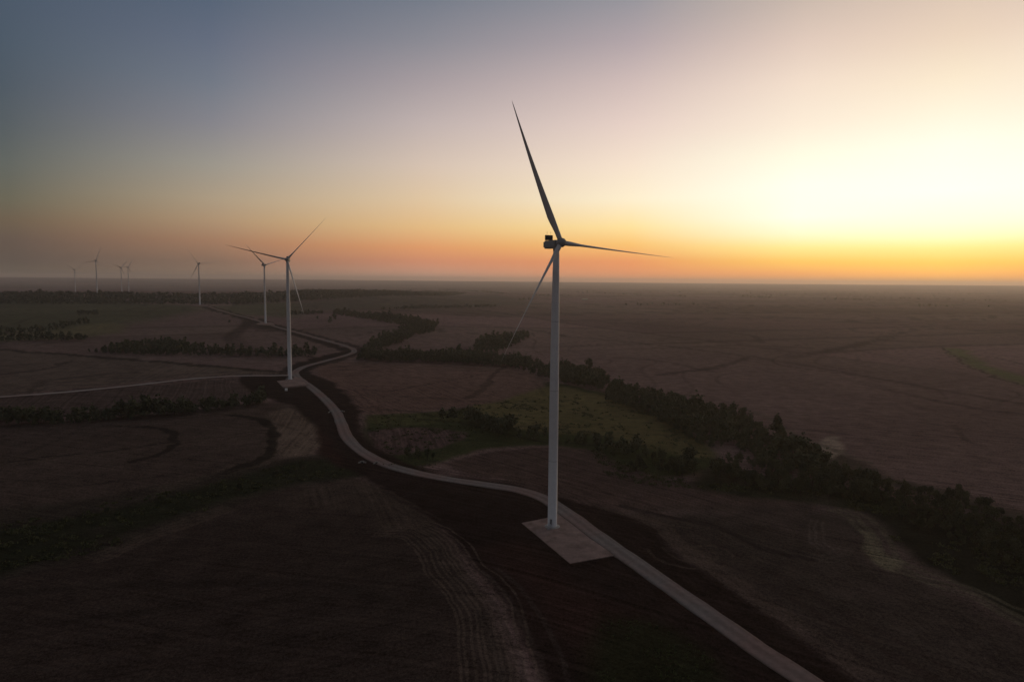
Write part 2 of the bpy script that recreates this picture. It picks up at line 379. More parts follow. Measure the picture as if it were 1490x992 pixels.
    Q = np.stack([i * na + j, (i + 1) * na + j, (i + 1) * na + j2, i * na + j2], -1).reshape(-1, 4)
    # centre disc
    V = np.vstack([V, [[0, 0, 0]]])
    m = ground_mat()
    me = fast_mesh('ground', V, Q[:, ::-1], m)
    c4 = np.ones((len(V), 4), np.float32); c4[:-1, :3] = col
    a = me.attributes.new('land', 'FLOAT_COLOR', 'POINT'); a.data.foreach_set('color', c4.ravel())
    a = me.attributes.new('rowc', 'FLOAT', 'POINT'); a.data.foreach_set('value', np.append(rowc, 0).astype(np.float32))
    a = me.attributes.new('rowamp', 'FLOAT', 'POINT'); a.data.foreach_set('value', np.append(amp, 0).astype(np.float32))
    me.polygons.foreach_set('use_smooth', np.ones(len(me.polygons), bool))
    o = bpy.data.objects.new('ground', me); link(o); tag(o, kind='structure')
    return o
def ground_mat():
    m = bpy.data.materials.new('farmland'); m.use_nodes = True
    nt = m.node_tree; N = nt.nodes.new; Lk = nt.links.new
    b = nt.nodes['Principled BSDF']; b.inputs['Roughness'].default_value = 1; b.inputs['Specular IOR Level'].default_value = 0.0
    land = N('ShaderNodeAttribute'); land.attribute_name = 'land'
    rc = N('ShaderNodeAttribute'); rc.attribute_name = 'rowc'
    ra = N('ShaderNodeAttribute'); ra.attribute_name = 'rowamp'
    geo = N('ShaderNodeNewGeometry')
    n1 = N('ShaderNodeTexNoise'); n1.noise_dimensions = '1D'; n1.inputs['Scale'].default_value = .42; n1.inputs['Detail'].default_value = 2
    Lk(rc.outputs['Fac'], n1.inputs['W'])
    n2 = N('ShaderNodeTexNoise'); n2.inputs['Scale'].default_value = .09; n2.inputs['Detail'].default_value = 6; n2.inputs['Roughness'].default_value = .65
    n3 = N('ShaderNodeTexNoise'); n3.inputs['Scale'].default_value = .9; n3.inputs['Detail'].default_value = 3; n3.inputs['Roughness'].default_value = .7
    n4 = N('ShaderNodeTexNoise'); n4.inputs['Scale'].default_value = 2.6; n4.inputs['Detail'].default_value = 2
    for k in (n2, n3, n4): Lk(geo.outputs['Position'], k.inputs['Vector'])
    def math_(op, a, c):
        k = N('ShaderNodeMath'); k.operation = op
        for i, x in enumerate((a, c)):
            if isinstance(x, (int, float)): k.inputs[i].default_value = x
            else: Lk(x, k.inputs[i])
        return k.outputs[0]
    r = math_('MULTIPLY', math_('MULTIPLY', math_('SUBTRACT', n1.outputs['Fac'], .5), 4.0), ra.outputs['Fac'])
    p = math_('MULTIPLY', math_('SUBTRACT', n2.outputs['Fac'], .5), 1.6)
    q = math_('ADD', math_('MULTIPLY', math_('SUBTRACT', n3.outputs['Fac'], .5), 2.6), math_('MULTIPLY', math_('SUBTRACT', n4.outputs['Fac'], .5), 2.2))
    f = math_('MAXIMUM', math_('ADD', math_('ADD', 1.0, r), math_('ADD', p, q)), .25)
    vm = N('ShaderNodeVectorMath'); vm.operation = 'SCALE'
    Lk(land.outputs['Color'], vm.inputs[0]); Lk(f, vm.inputs['Scale']); Lk(vm.outputs['Vector'], b.inputs['Base Color'])
    bp = N('ShaderNodeBump'); bp.inputs['Strength'].default_value = .5; bp.inputs['Distance'].default_value = .6
    Lk(n2.outputs['Fac'], bp.inputs['Height']); Lk(bp.outputs['Normal'], b.inputs['Normal'])
    return m
build_ground()

# ------------------------------------------------------------------ roads and pads
def road_mat(name, c1, c2, ruts=False):
    m = bpy.data.materials.new(name); m.use_nodes = True
    nt = m.node_tree; N = nt.nodes.new; Lk = nt.links.new
    b = nt.nodes['Principled BSDF']; b.inputs['Roughness'].default_value = 1; b.inputs['Specular IOR Level'].default_value = 0.0
    geo = N('ShaderNodeNewGeometry')
    n = N('ShaderNodeTexNoise'); n.inputs['Scale'].default_value = .03; n.inputs['Detail'].default_value = 3
    n2 = N('ShaderNodeTexNoise'); n2.inputs['Scale'].default_value = .5; n2.inputs['Detail'].default_value = 6; n2.inputs['Roughness'].default_value = .7
    Lk(geo.outputs['Position'], n.inputs['Vector']); Lk(geo.outputs['Position'], n2.inputs['Vector'])
    r = N('ShaderNodeValToRGB'); r.color_ramp.elements[0].position = .4; r.color_ramp.elements[1].position = .6
    r.color_ramp.elements[0].color = (*c1, 1); r.color_ramp.elements[1].color = (*c2, 1); Lk(n.outputs['Fac'], r.inputs['Fac'])
    tr = N('ShaderNodeAttribute'); tr.attribute_name = 'wear'
    mr = N('ShaderNodeMapRange'); mr.inputs[1].default_value = .25; mr.inputs[2].default_value = .75; mr.inputs[3].default_value = .72; mr.inputs[4].default_value = 1.15; Lk(n2.outputs['Fac'], mr.inputs[0])
    mu = N('ShaderNodeMath'); mu.operation = 'MULTIPLY'; Lk(mr.outputs[0], mu.inputs[0]); Lk(tr.outputs['Fac'], mu.inputs[1])
    if ruts:                    # wheel ruts and damp patches pressed into the bare pad
        n.inputs['Scale'].default_value = .1; n2.inputs['Scale'].default_value = .16
        mr.inputs[3].default_value = .5; mr.inputs[4].default_value = 1.28
    vm = N('ShaderNodeVectorMath'); vm.operation = 'SCALE'; Lk(r.outputs['Color'], vm.inputs[0]); Lk(mu.outputs[0], vm.inputs['Scale']); Lk(vm.outputs['Vector'], b.inputs['Base Color'])
    return m
M_ROAD = road_mat('gravel_road', (.22, .187, .168), (.24, .166, .142))
M_PAD = road_mat('compacted_earth', (.275, .195, .165), (.30, .212, .18), True)
M_ROAD2 = road_mat('pale_gravel', (.33, .285, .255), (.33, .25, .215))
def ribbon(name, P, width, lift, m_=None):
    d = [0] + list(np.cumsum(np.linalg.norm(np.diff(P, axis=0), axis=1))); d = np.array(d)
    n = int(d[-1] / 4) + 2; s = np.linspace(0, d[-1], n)
    Q = np.stack([np.interp(s, d, P[:, 0]), np.interp(s, d, P[:, 1])], 1)
    T = np.gradient(Q, axis=0); T /= np.linalg.norm(T, axis=1)[:, None]; Nn = np.stack([-T[:, 1], T[:, 0]], 1)
    offs = [-.5, -.5, -.42, -.27, -.2, -.1, 0, .1, .2, .27, .42, .5, .5]
    wear = [.6, .85, .95, 1.12, 1.12, .95, .88, .95, 1.12, 1.12, .95, .85, .6]
    V = []; wr = []
    for k, o in enumerate(offs):
        jit = (vnoise(s / 7, np.full(n, k * 3.7), 90) - .5) * (.9 if abs(o) >= .5 else .3)
        p = Q + Nn * (o * width + jit)[:, None]
        z = zt(p[:, 0], p[:, 1]) + (-.35 if k in (0, len(offs) - 1) else lift + .08 * (1 - (2 * o) ** 2))
        V.append(np.column_stack([p, z])); wr.append(np.full(n, wear[k]))
    m = len(offs); V = np.stack(V, 1).reshape(-1, 3); wr = np.stack(wr, 1).ravel()
    i, j = np.meshgrid(np.arange(n - 1), np.arange(m - 1), indexing='ij')
    F = np.stack([i * m + j, i * m + j + 1, (i + 1) * m + j + 1, (i + 1) * m + j], -1).reshape(-1, 4)
    me = fast_mesh(name, V, F, m_ or M_ROAD)
    a = me.attributes.new('wear', 'FLOAT', 'POINT'); a.data.foreach_set('value', wr.astype(np.float32))
    o = bpy.data.objects.new(name, me); link(o); tag(o, kind='structure'); return o
ribbon('access_road', road_w, 7.9, .30)
ribbon('branch_road', branch_w, 7.2, .24, M_ROAD2)
def pad(pix, lift):
    P = pts(pix); z = float(max(zt(p[0], p[1]) for p in P)) + lift
    bm = bmesh.new()
    top = [bm.verts.new((x, y, z)) for x, y in P]; bot = [bm.verts.new((x, y, z - lift - 1.5)) for x, y in P]
    f = bm.faces.new(top); n = len(top)
    for k in range(n): bm.faces.new((top[k], bot[k], bot[(k + 1) % n], top[(k + 1) % n]))
    bmesh.ops.triangulate(bm, faces=[f])
    o = bm_obj('turbine_pad', bm, M_PAD)
    me = o.data; a = me.attributes.new('wear', 'FLOAT', 'POINT'); a.data.foreach_set('value', np.ones(len(me.vertices), np.float32))
    tag(o, kind='structure'); return z
PADZ = [pad(PAD1, .22), pad(PAD2, .36), pad(PAD3, .3), pad(PAD4, .3)]

# ------------------------------------------------------------------ wind turbine (local +X = rotor axis, origin at the tower foot)
HUBH, OH, TILT, CONE, BL = 120.0, 3.5, rad(5), rad(5), 57.92
def blade_mesh():
    # along +Z from the hub centre; chord mostly along the rotor axis (feathered), tip bent upwind
    n, m = 40, 18; V = []
    for i in range(n):
        t = i / (n - 1); z = 1.25 + t * (BL * math.cos(CONE) - 1.25)
        f = z / BL
        if f < .2: k = sstep(.04, .2, f); ch = 2.05 * (1 - k) + 3.55 * k; th = 2.05 * (1 - k) + 1.15 * k
        else:
            k = (f - .2) / .8; k = float(k); ch = 3.55 * (1 - k) ** 1.2 * .88 + .42 * (1 - k * .35) - .02; th = ch * (.32 - .15 * k)
            if k > .96: ch *= max(.12, (1 - k) / .04 * .85 + .15); th *= max(.12, (1 - k) / .04)
        pitch = rad(77 - 14 * f)
        off = BL * math.sin(CONE) * (.45 * f + .55 * f ** 2)
        rnd = float(1 - sstep(.03, .2, f))
        for j in range(m):
            a = 2 * math.pi * j / m
            cx = .5 * ch * math.cos(a) - ch * .14 * (1 - rnd)
            shape = 1 - (1 - rnd) * .45 * (.5 - .5 * math.cos(a)) ** 1.2
            cy = .5 * th * math.sin(a) * shape
            # chord dir in the (axis, tangent) plane
            x = cx * math.sin(pitch) - cy * math.cos(pitch); y = cx * math.cos(pitch) + cy * math.sin(pitch)
            V.append((x + off, y, z))
    F = [(i * m + j, i * m + (j + 1) % m, (i + 1) * m + (j + 1) % m, (i + 1) * m + j) for i in range(n - 1) for j in range(m)]
    F.append(tuple(range(m))[::-1]); F.append(tuple(range((n - 1) * m, n * m)))
    return V, F
def make_turbine():
    root = empty('wind_turbine')
    bm = bmesh.new()
    lathe(bm, [(2.12,.55),(2.12,.8),(1.98,.82),(1.96,40),(1.9,62),(1.72,85),(1.42,108),(1.26,117.6)], 48)
    tw = bm_obj('tower', bm, M_TOWER, root, True)
    for z, r in ((29, 1.972), (59, 1.918), (88, 1.69)):
        bm = bmesh.new(); lathe(bm, [(r - .05, z - .1), (r + .035, z - .1), (r + .035, z + .1), (r - .05, z + .1)], 48); bm_obj('flange', bm, M_STEEL, tw)
    bm = bmesh.new(); lathe(bm, [(3.3,-.6),(3.3,.35),(2.7,.55),(2.2,.55)], 40); bm_obj('foundation', bm, M_CONC, root)
    # door and stair on the camera-right side
    da = rad(-52)
    bm = bmesh.new(); box(bm, (2.0, 0, 3.0), (.16, .95, 2.2), bev=.05)
    d = bm_obj('door', bm, M_DOOR, tw); d.rotation_euler = (0, 0, da)
    bm = bmesh.new(); box(bm, (2.11, .3, 3.0), (.06, .06, .3)); bm_obj('handle', bm, M_STEEL, d)
    bm = bmesh.new()
    box(bm, (2.75, 0, 1.75), (1.2, 1.3, .1))
    for k in range(6): box(bm, (3.5 + k * .28, 0, 1.5 - k * .26), (.28, 1.1, .05))
    for s in (-.6, .6):
        for k in range(4): box(bm, (2.3 + k * .85, s, (1.75 if k < 2 else 1.75 - (k - 1) * .72) + .45), (.06, .06, 1.0))
        box(bm, (2.75, s, 2.72), (1.2, .06, .06))
    st = bm_obj('stair', bm, M_STEEL, root); st.rotation_euler = (0, 0, da)
    # nacelle
    bm = bmesh.new(); box(bm, (-2.9, 0, HUBH - .15), (9.4, 3.5, 3.3), bev=.55)
    nac = bm_obj('nacelle', bm, M_NAC, root)
    bm = bmesh.new(); lathe(bm, [(1.35,117.1),(1.45,118.6)], 32); bm_obj('yaw_collar', bm, M_NAC, root)
    bm = bmesh.new(); box(bm, (-5.6, 0, HUBH + 2.75), (1.0, 3.4, 2.1), bev=.06)
    co = bm_obj('cooler', bm, M_DARK, nac)


    for s in (-1.3, 1.3):
        bm = bmesh.new(); box(bm, (-5.6, s, HUBH + 1.58), (.2, .2, .5)); bm_obj('cooler_leg', bm, M_STEEL, nac)
    for s in (-.9, .9):
        bm = bmesh.new(); lathe(bm, [(.04,HUBH+3.75),(.035,HUBH+4.9),(.17,HUBH+4.95),(.17,HUBH+5.08),(.03,HUBH+5.12)], 10)
        o = bm_obj('wind_mast', bm, M_STEEL, nac); o.location = (-5.6, s, 0)
    # hub
    rot = empty('hub_pivot')
    bpy.data.objects.remove(rot)
    bm = bmesh.new(); lathe(bm, [(1.45,-1.75),(1.75,-1.3),(1.9,-.4),(1.9,.5),(1.7,1.2),(1.3,1.75),(.75,2.1),(.2,2.22)], 32, 'x')
    hub = bm_obj('hub', bm, M_NAC, root, True)
    hub.location = (OH * math.cos(TILT), 0, HUBH + OH * math.sin(TILT))
    V, F = blade_mesh()
    bl = []
    me = bpy.data.meshes.new('blade'); me.from_pydata(V, [], F); me.update(); me.materials.append(M_BLADE)
    me.polygons.foreach_set('use_smooth', [True] * len(me.polygons))
    for k in range(3):
        b = bpy.data.objects.new('blade', me); link(b); b.parent = root; bl.append(b)
        b.location = hub.location
    return root
def set_rotor(root, az):
    k = 0
    for ch in root.children:
        n = ch.name.split('.')[0]
        # rotation about the tilted axis: blade Z -> cos(a) v + sin(a) side, side = +Y turned
        if n == 'hub':
            ch.rotation_euler = (Matrix.Rotation(-TILT, 3, 'Y')).to_euler()
        if n == 'blade':
            a = rad(az + 120 * k); k += 1
            ch.rotation_euler = (Matrix.Rotation(-TILT, 3, 'Y') @ Matrix.Rotation(-a, 3, 'X')).to_euler()
proto = make_turbine()
TURB = [  # x, y, scale, yaw, azimuth, label
 (17.92, 274.15, 1.0, -59.3, 95.3, 'largest wind turbine, standing on the bare earth pad in the middle of the picture'),
 (-223.1, 657.7, .997, -80.4, 42.9, 'second largest wind turbine, white tower on a small pad where two gravel roads meet'),
 (-505.9, 1351.2, .992, -38, 73, 'wind turbine seen just behind the blade of the one at the road fork'),
 (-909.7, 1922.7, .991, -84, 85, 'distant wind turbine at the far end of the winding road, beside the dark forest'),
 (-1512.0, 2408.1, 1.0, -40, 19, 'hazy wind turbine with a long level blade, its foot hidden by the ridge forest'),
 (-1886.0, 3252, 1.0, -20, 33, 'right one of the two faint turbines standing close together beyond the forest'),
 (-1934.0, 3275, 1.0, -14, 46, 'left one of the two faint turbines standing close together beyond the forest'),
 (-2353.0, 3561, 1.0, -20, 57, 'faintest wind turbine, farthest left, small in the haze beyond the forest')]
for i, (x, y, s, yaw, az, lab) in enumerate(TURB):
    o = proto if i == 0 else copy_tree(proto)
    z = float(zt(x, y)) + (.25 if i == 0 else .36 if i < 4 else .1)
    o.location = (x, y, z - .3 if i else z - .35); o.rotation_euler = (0, 0, rad(yaw)); o.scale = (s, s, s)
    tag(o, lab, 'wind turbine', 'wind turbines along the access road')
    set_rotor(o, az)

# ------------------------------------------------------------------ trees
def quads(P, size, flat=.0):
    """leaf-clump quads at points P with random orientation"""
    n = len(P)
    a = rng.normal(size=(n, 3)); a /= np.linalg.norm(a, axis=1)[:, None]
    b = rng.normal(size=(n, 3)); b -= (b * a).sum(1)[:, None] * a; b /= np.linalg.norm(b, axis=1)[:, None]
    s = size * rng.uniform(.6, 1.3, n)[:, None]
    V = np.stack([P - a * s - b * s * .7, P + a * s - b * s * .5, P + a * s * .9 + b * s * .7, P - a * s * .7 + b * s * .6], 1).reshape(-1, 3)
    return V, np.arange(4 * n).reshape(-1, 4)
def crown_points(n, h, w, lobes, low=.28):
    C = []
    for k in range(lobes):
        a = rng.uniform(0, 2 * math.pi); r = w * rng.uniform(.1, .62)
        C.append((r * math.cos(a), r * math.sin(a), h * rng.uniform(low + .1, .86), w * rng.uniform(.3, .52), h * rng.uniform(.09, .16)))
    C.append((0, 0, h * .78, w * .45, h * .18))
    C = np.array(C); k = rng.integers(0, len(C), n)
    d = rng.normal(size=(n, 3)); d /= np.linalg.norm(d, axis=1)[:, None]
    r = rng.uniform(0, 1, n) ** .55 * np.where(rng.uniform(size=n) < .14, rng.uniform(1, 1.45, n), 1)
    return np.stack([C[k, 0] + d[:, 0] * C[k, 3] * r, C[k, 1] + d[:, 1] * C[k, 3] * r, np.maximum(C[k, 2] + d[:, 2] * C[k, 4] * 1.5 * r, h * .1)], 1), C
def trunk_bm(h, w, C):
    bm = bmesh.new()
    def limb(a, b, r0, r1):
        a = Vector(a); b = Vector(b); d = (b - a).normalized(); u = d.orthogonal().normalized(); v = d.cross(u)
        R = []
        for p, r in ((a, r0), ((a + b) / 2 + u * .1 * (b - a).length, (r0 + r1) / 2), (b, r1)):
            R.append([bm.verts.new(p + (u * math.cos(t) + v * math.sin(t)) * r) for t in [k * math.pi / 3 for k in range(6)]])
        for x, y in zip(R, R[1:]):
            for k in range(6): bm.faces.new((x[k], x[(k + 1) % 6], y[(k + 1) % 6], y[k]))
        bm.faces.new(R[-1]); bm.faces.new(R[0][::-1])
    limb((0, 0, -.4), (0, 0, h * .42), h * .026, h * .018); limb((0, 0, h * .42), (0, 0, h * .78), h * .018, h * .006)
    for c in C[:5]: limb((0, 0, h * rng.uniform(.25, .45)), (c[0], c[1], c[2]), h * .012, h * .004)
    return bm
TREES = []
for k in range(6):
    h = [11, 13, 9.5, 12, 8, 14.5][k]; w = [4.6, 4.8, 4.6, 3.9, 3.9, 4.2][k]
    P, C = crown_points(900, h, w, 9 + k)
    V, Q = quads(P, .42)
    cm = fast_mesh('crown', V, Q, M_LEAF)
    tb = trunk_bm(h, w, C)
    bmesh.ops.recalc_face_normals(tb, faces=tb.faces[:])
    tm = bpy.data.meshes.new('trunk'); tb.to_mesh(tm); tb.free(); tm.materials.append(M_BARK)
    TREES.append((h, tm, cm))
def place_tree(x, y, s, k, label, group, name='tree'):
    r = empty(name, (x, y, float(zt(x, y))), random.uniform(0, 6.28)); r.scale = (s * random.uniform(.9, 1.15), s * random.uniform(.9, 1.15), s)
    t = bpy.data.objects.new('trunk', TREES[k][1]); link(t); t.parent = r
    c = bpy.data.objects.new('crown', TREES[k][2]); link(c); c.parent = r
    tag(r, label, 'tree', group); return r
def inside(P, x, y):
    s = False; n = len(P)
    for i in range(n):
        a = P[i]; b = P[(i + 1) % n]
        if (a[1] > y) != (b[1] > y) and x < (b[0] - a[0]) * (y - a[1]) / (b[1] - a[1]) + a[0]: s = not s
    return s
def fill(pix, spacing, sc=(.7, 1.15)):
    P = pts(pix); lo, hi = P.min(0), P.max(0); out = []
    nx = int((hi[0] - lo[0]) / spacing) + 1; ny = int((hi[1] - lo[1]) / spacing) + 1
    for i in range(nx + 1):
        for j in range(ny + 1):
            x = lo[0] + (i + random.uniform(-.45, .45)) * spacing; y = lo[1] + (j + random.uniform(-.45, .45)) * spacing
            if not inside(P, x, y): continue
            v = float(vnoise(x / 34, y / 34, 55)); w = float(vnoise(x / 13, y / 13, 56))
            if v * .6 + w * .4 < .27: continue
            out.append((x, y, random.uniform(*sc) * (.62 + .75 * v) * (1.25 if random.random() < .08 else 1)))
    return out
BELTS = [
 # outline, spacing, scale range, label, group
 ([(885,565),(930,570),(1000,584),(1060,602),(1120,630),(1170,655),(1205,680),(1290,722),(1290,738),(1200,724),(1100,714),(1036,702),(1030,690),(1056,676),(1040,660),(1000,640),(950,608),(880,584)], 5.6, (.5,1.0),
  'dark leafy tree in the broad creek wood right of the main tower', 'trees of the broad creek wood'),
 ([(1212,692),(1300,704),(1400,728),(1490,762),(1560,800),(1560,860),(1490,850),(1400,800),(1330,770),(1270,740),(1212,718)], 5.2, (.26,.5),
  'low dark tree in the black thicket at the right edge of the picture', 'trees of the right-edge thicket'),
 ([(752,640),(800,636),(860,642),(930,660),(990,672),(1022,690),(1000,698),(930,688),(880,672),(860,652),(800,642)], 6.5, (.45,.85),
  'dark bushy tree in the belt below the yellow pasture', 'trees of the belt below the pasture'),
 ([(632,609),(664,610),(662,616),(634,615)], 6.5, (.6,.9), 'round tree in the clump at the left end of the pasture belt', 'trees of the clump left of the pasture belt'),
 ([(676,613),(700,614),(730,624),(752,636),(738,642),(712,630),(686,620)], 6.2, (.6,1.0), 'dark tree in the row left of the main tower, between green strip and pasture', 'trees of the row left of the main tower'),
 ([(586,664),(606,662),(632,664),(630,670),(604,671),(588,670)], 5.0, (.4,.65), 'small dark tree in the clump just above the road bend', 'trees of the clump above the road bend'),
 ([(520,521),(560,517),(640,518),(700,521),(760,528),(800,534),(860,542),(886,556),(880,570),(830,562),(790,550),(740,535),(640,529),(560,527),(520,525)], 6.5, (.65,1.1),
  'dark tree in the long creek wood crossing behind the main tower', 'trees of the long creek wood'),
 ([(-20,610),(100,610),(200,603),(300,594),(385,583),(386,590),(300,601),(200,611),(100,619),(-20,621)], 5.2, (.48,.9),
  'dark tree in the hedge row below the branch road on the left', 'trees of the left hedge row'),
 ([(120,513),(180,503),(250,500),(300,508),(350,514),(470,516),(440,521),(330,519),(200,517)], 8, (.55,.95), '', ''),
 ([(485,455),(520,457),(570,462),(640,472),(630,484),(600,490),(580,502),(545,512),(524,513),(560,490),(600,477),(540,466),(490,459)], 8.5, (.7,1.1), '', ''),
 ([(690,506),(700,496),(760,489),(772,491),(740,507),(720,514),(690,514)], 8.5, (.7,1.0), '', ''),
 ([(-20,492),(60,494),(125,493),(125,497),(0,498)], 11, (.6,1.), '', ''),
 ([(-20,485),(60,480),(120,470),(131,471),(60,486),(0,490)], 11, (.6,1.), '', ''),
 ([(112,455),(142,454),(142,458),(115,460)], 11, (.6,1.), '', ''),
 ([(420,456),(470,455),(472,457),(420,459)], 11, (.5,.8), '', ''),
 ([(555,449.5),(640,447),(720,446),(720,447.5),(640,449),(556,451.5)], 13, (.5,.8), '', ''),
 ([(-60,437),(60,438),(200,439),(330,438),(350,436),(420,432),(520,427),(620,425),(680,427),(640,431),(520,434),(430,439),(340,444),(250,443),(0,443),(-60,443)], 15, (.6,1.05), '', ''),
 ([(-60,428),(60,428),(200,429),(300,430),(400,428),(480,425),(560,423.5),(600,424),(480,431),(420,433),(330,438),(200,439),(-60,437)], 17, (.6,1.05), '', ''),
]
named, rest = [], []
for bi, (pix, sp, sc, lab, grp) in enumerate(BELTS):
    for x, y, s in fill(pix, sp, sc):
        d = math.hypot(x, y)
        (named if lab else rest).append((d, x, y, s, bi))
named.sort()
LIMIT = 285
rest += named[LIMIT:]; named = named[:LIMIT]
for d, x, y, s, bi in named:
    place_tree(x, y, s, random.randrange(6), BELTS[bi][3], BELTS[bi][4])
for u, v, s, k, lab in ((1130,640,1.25,5,'tallest tree, standing clear above the creek wood on its far edge'), (462,465,.9,2,'lone small tree in the brown field right of the second turbine tower'),
                        (334,470,.8,4,'lone bush-like tree in the field left of the third turbine'), (857,540,1.2,1,'tall rounded tree at the right end of the long creek wood'),
                        (440,682,.5,2,'round dark tree on the green strip below the pale stubble patch'), (1006,684,1.0,1,'upright tree at the right tip of the pasture belt'),
                        (103,766,.42,4,'small round tree on the left green strip, standing nearest the left edge'), (237,732,.42,2,'small dark tree midway along the left green strip'), (156,748,.34,0,'low bush between the two small trees of the left green strip'),
                        (310,720,.4,2,'small tree on the green strip where it begins to narrow'), (348,713,.36,0,'bushy small tree in the narrowing green strip, left of the darkest clump'),
                        (404,688,.42,2,'squat dark tree just left of the round one below the pale stubble patch')):
    x, y = at(u, v); place_tree(x, y, s, k, lab, 'single trees in the fields')
# everything farther: one mass
TP = {}
for lod, n in ((0, 130), (1, 44), (2, 18)):
    TP[lod] = []
    for k in range(5):
        h = 9 + k * 1.3; P, C = crown_points(n, h, 4.6, 8, .2)
        TP[lod].append(quads(P, (.8, 1.35, 2.1)[lod]))
far = []
def farline(pix, step, wid):
    P = smooth_line(pts(pix), 6); L = np.concatenate([[0], np.cumsum(np.linalg.norm(np.diff(P, axis=0), axis=1))])
    for s in np.arange(0, L[-1], step):
        if vnoise(s / 260, len(pix) + pix[0][0], 12) < .42: continue
        x = np.interp(s, L, P[:, 0]) + random.uniform(-wid, wid); y = np.interp(s, L, P[:, 1]) + random.uniform(-wid, wid)
        far.append((math.hypot(x, y), x, y, random.uniform(.7, 1.2), 0))
farline([(640,422),(700,425),(760,430),(830,431)], 12, 20); farline([(800,425),(900,428),(1000,432)], 14, 30); farline([(1080,432),(1180,436),(1260,437)], 10, 30)
farline([(1000,429),(1200,432),(1490,440)], 20, 60); farline([(820,424.5),(1000,426),(1200,429),(1400,432)], 24, 80); farline([(860,421),(1100,424),(1400,427)], 30, 90)
farline([(1200,428),(1350,428),(1480,430)], 28, 80); farline([(700,417),(900,419),(1200,421),(1490,424)], 40, 100); farline([(500,415),(700,415),(900,417)], 40, 100)
farline([(755,437),(775,437)], 12, 20); farline([(300,414),(450,414),(600,416)], 40, 100); farline([(0,416),(120,416),(300,417)], 40, 90); farline([(1340,446),(1460,448)], 16, 40)
farline([(480,470),(490,462)], 20, 6); farline([(880,444),(1000,444.5),(1090,446)], 26, 50)
VV, QQ, off = [], [], 0
for d, x, y, s, bi in rest + far:
    lod = 0 if d < 850 else 1 if d < 1700 else 2
    V, Q = TP[lod][random.randrange(5)]
    a = random.uniform(0, 6.28); c, sn = math.cos(a), math.sin(a)
    sx = s * random.uniform(.9, 1.2) * (1.35 if d > 1700 else 1)
    P = np.stack([(V[:, 0] * c - V[:, 1] * sn) * sx + x, (V[:, 0] * sn + V[:, 1] * c) * sx + y, V[:, 2] * s + float(zt(x, y)) - .4], 1)
    VV.append(P); QQ.append(Q + off); off += len(V)
me = fast_mesh('distant_woodland', np.vstack(VV), np.vstack(QQ), M_LEAF)
o = bpy.data.objects.new('distant_woodland', me); link(o)
tag(o, 'dark distant woods, hedges and creek trees spread over the far plain and ridge', 'woodland', kind='stuff')
print('trees', len(named), 'rest', len(rest), 'far', len(far))

# ------------------------------------------------------------------ low growth: scrub on the green strips and weeds by the road
def scatter(pixlist, n, size, hh, spread, count, m, name, label):
    VV = []
    for pix, k in zip(pixlist, n):
        P = pts(pix); lo, hi = P.min(0), P.max(0); c = 0; tries = 0
        while c < k and tries < k * 30:
            tries += 1
            x = random.uniform(lo[0], hi[0]); y = random.uniform(lo[1], hi[1])
            if not inside(P, x, y) or vnoise(x / 11, y / 11, 77) < random.uniform(.3, .62): continue
            s = random.uniform(.5, 1.4); c += 1
            p = rng.normal(size=(count, 3)) * [spread * s, spread * s, hh * .4 * s]; p[:, 2] = np.abs(p[:, 2]) + .1
            VV.append(p + [x, y, float(zt(x, y))])
    P = np.vstack(VV); V, Q = quads(P, size)
    o = bpy.data.objects.new(name, fast_mesh(name, V, Q, m)); link(o); tag(o, label, 'undergrowth', kind='stuff')
scatter([[(-60,775),(100,742),(260,714),(390,682),(470,672),(515,690),(440,703),(330,732),(240,766),(130,806),(-60,850)],
         [(532,606),(640,600),(690,592),(760,580),(860,574),(950,604),(1010,640),(1040,668),(1000,664),(860,634),(740,624),(640,650),(575,680),(545,668)],
         [(860,655),(960,694),(1080,706),(1200,714),(1200,722),(1060,716),(940,706),(880,690)],
         [(1200,690),(1300,700),(1490,760),(1560,820),(1560,900),(1420,850),(1330,806),(1240,738)]],
        [230, 420, 160, 520], .34, 1.0, .9, 26, M_SHRUB, 'scrub', 'low dark scrub growing over the green strips and creek banks')
scatter([[(880,895),(960,910),(1040,960),(1060,1040),(880,1040),(860,960)], [(620,690),(580,684),(560,676),(575,680),(640,672)]], [260, 30], .16, .5, .4, 12, M_WEED, 'weeds', 'green weeds scattered on bare soil at the bottom of the picture')

# ------------------------------------------------------------------ small built things
def headwall(u, v, rz, w, label, m=M_CONC):
    x, y = at(u, v); z = float(zt(x, y))
    r = empty('culvert_headwall', (x, y, z), rz)
    bm = bmesh.new(); box(bm, (0, 0, .35), (w, .35, 1.5), bev=.04); bm_obj('face_wall', bm, m, r)
    for s in (-1, 1):
        bm = bmesh.new(); box(bm, (0, 0, 0), (1.5, .3, 1.1), bev=.04); o = bm_obj('wing_wall', bm, m, r)
        o.location = (s * (w / 2 + .5), -.5, .2); o.rotation_euler = (0, 0, -s * .7)
    bm = bmesh.new(); lathe(bm, [(.5,-.32),(.5,-.19)], 24); p = bm_obj('pipe_mouth', bm, M_DARK, r); p.rotation_euler = (rad(-90), 0, 0); p.location = (0, -.46, .4)
    tag(r, label, 'culvert headwall', 'culvert headwalls by the road')
headwall(481, 600, .5, 2.0, 'pale concrete culvert headwall on the left side of the road kink')
headwall(497, 599, .5, 2.4, 'pale concrete culvert headwall on the right side of the road kink')
headwall(527, 673, .2, 2.2, 'pale concrete culvert headwall below the grey road curve, left of its mate')
headwall(548, 674, .2, 1.6, 'small concrete culvert headwall touching the grey road curve')
x, y = at(416.5, 568.6); r = empty('utility_cabinet', (x, y, float(zt(x, y))), .25)
bm = bmesh.new(); box(bm, (0, 0, .1), (2.5, 2.0, .5)); bm_obj('plinth', bm, M_CONC, r)
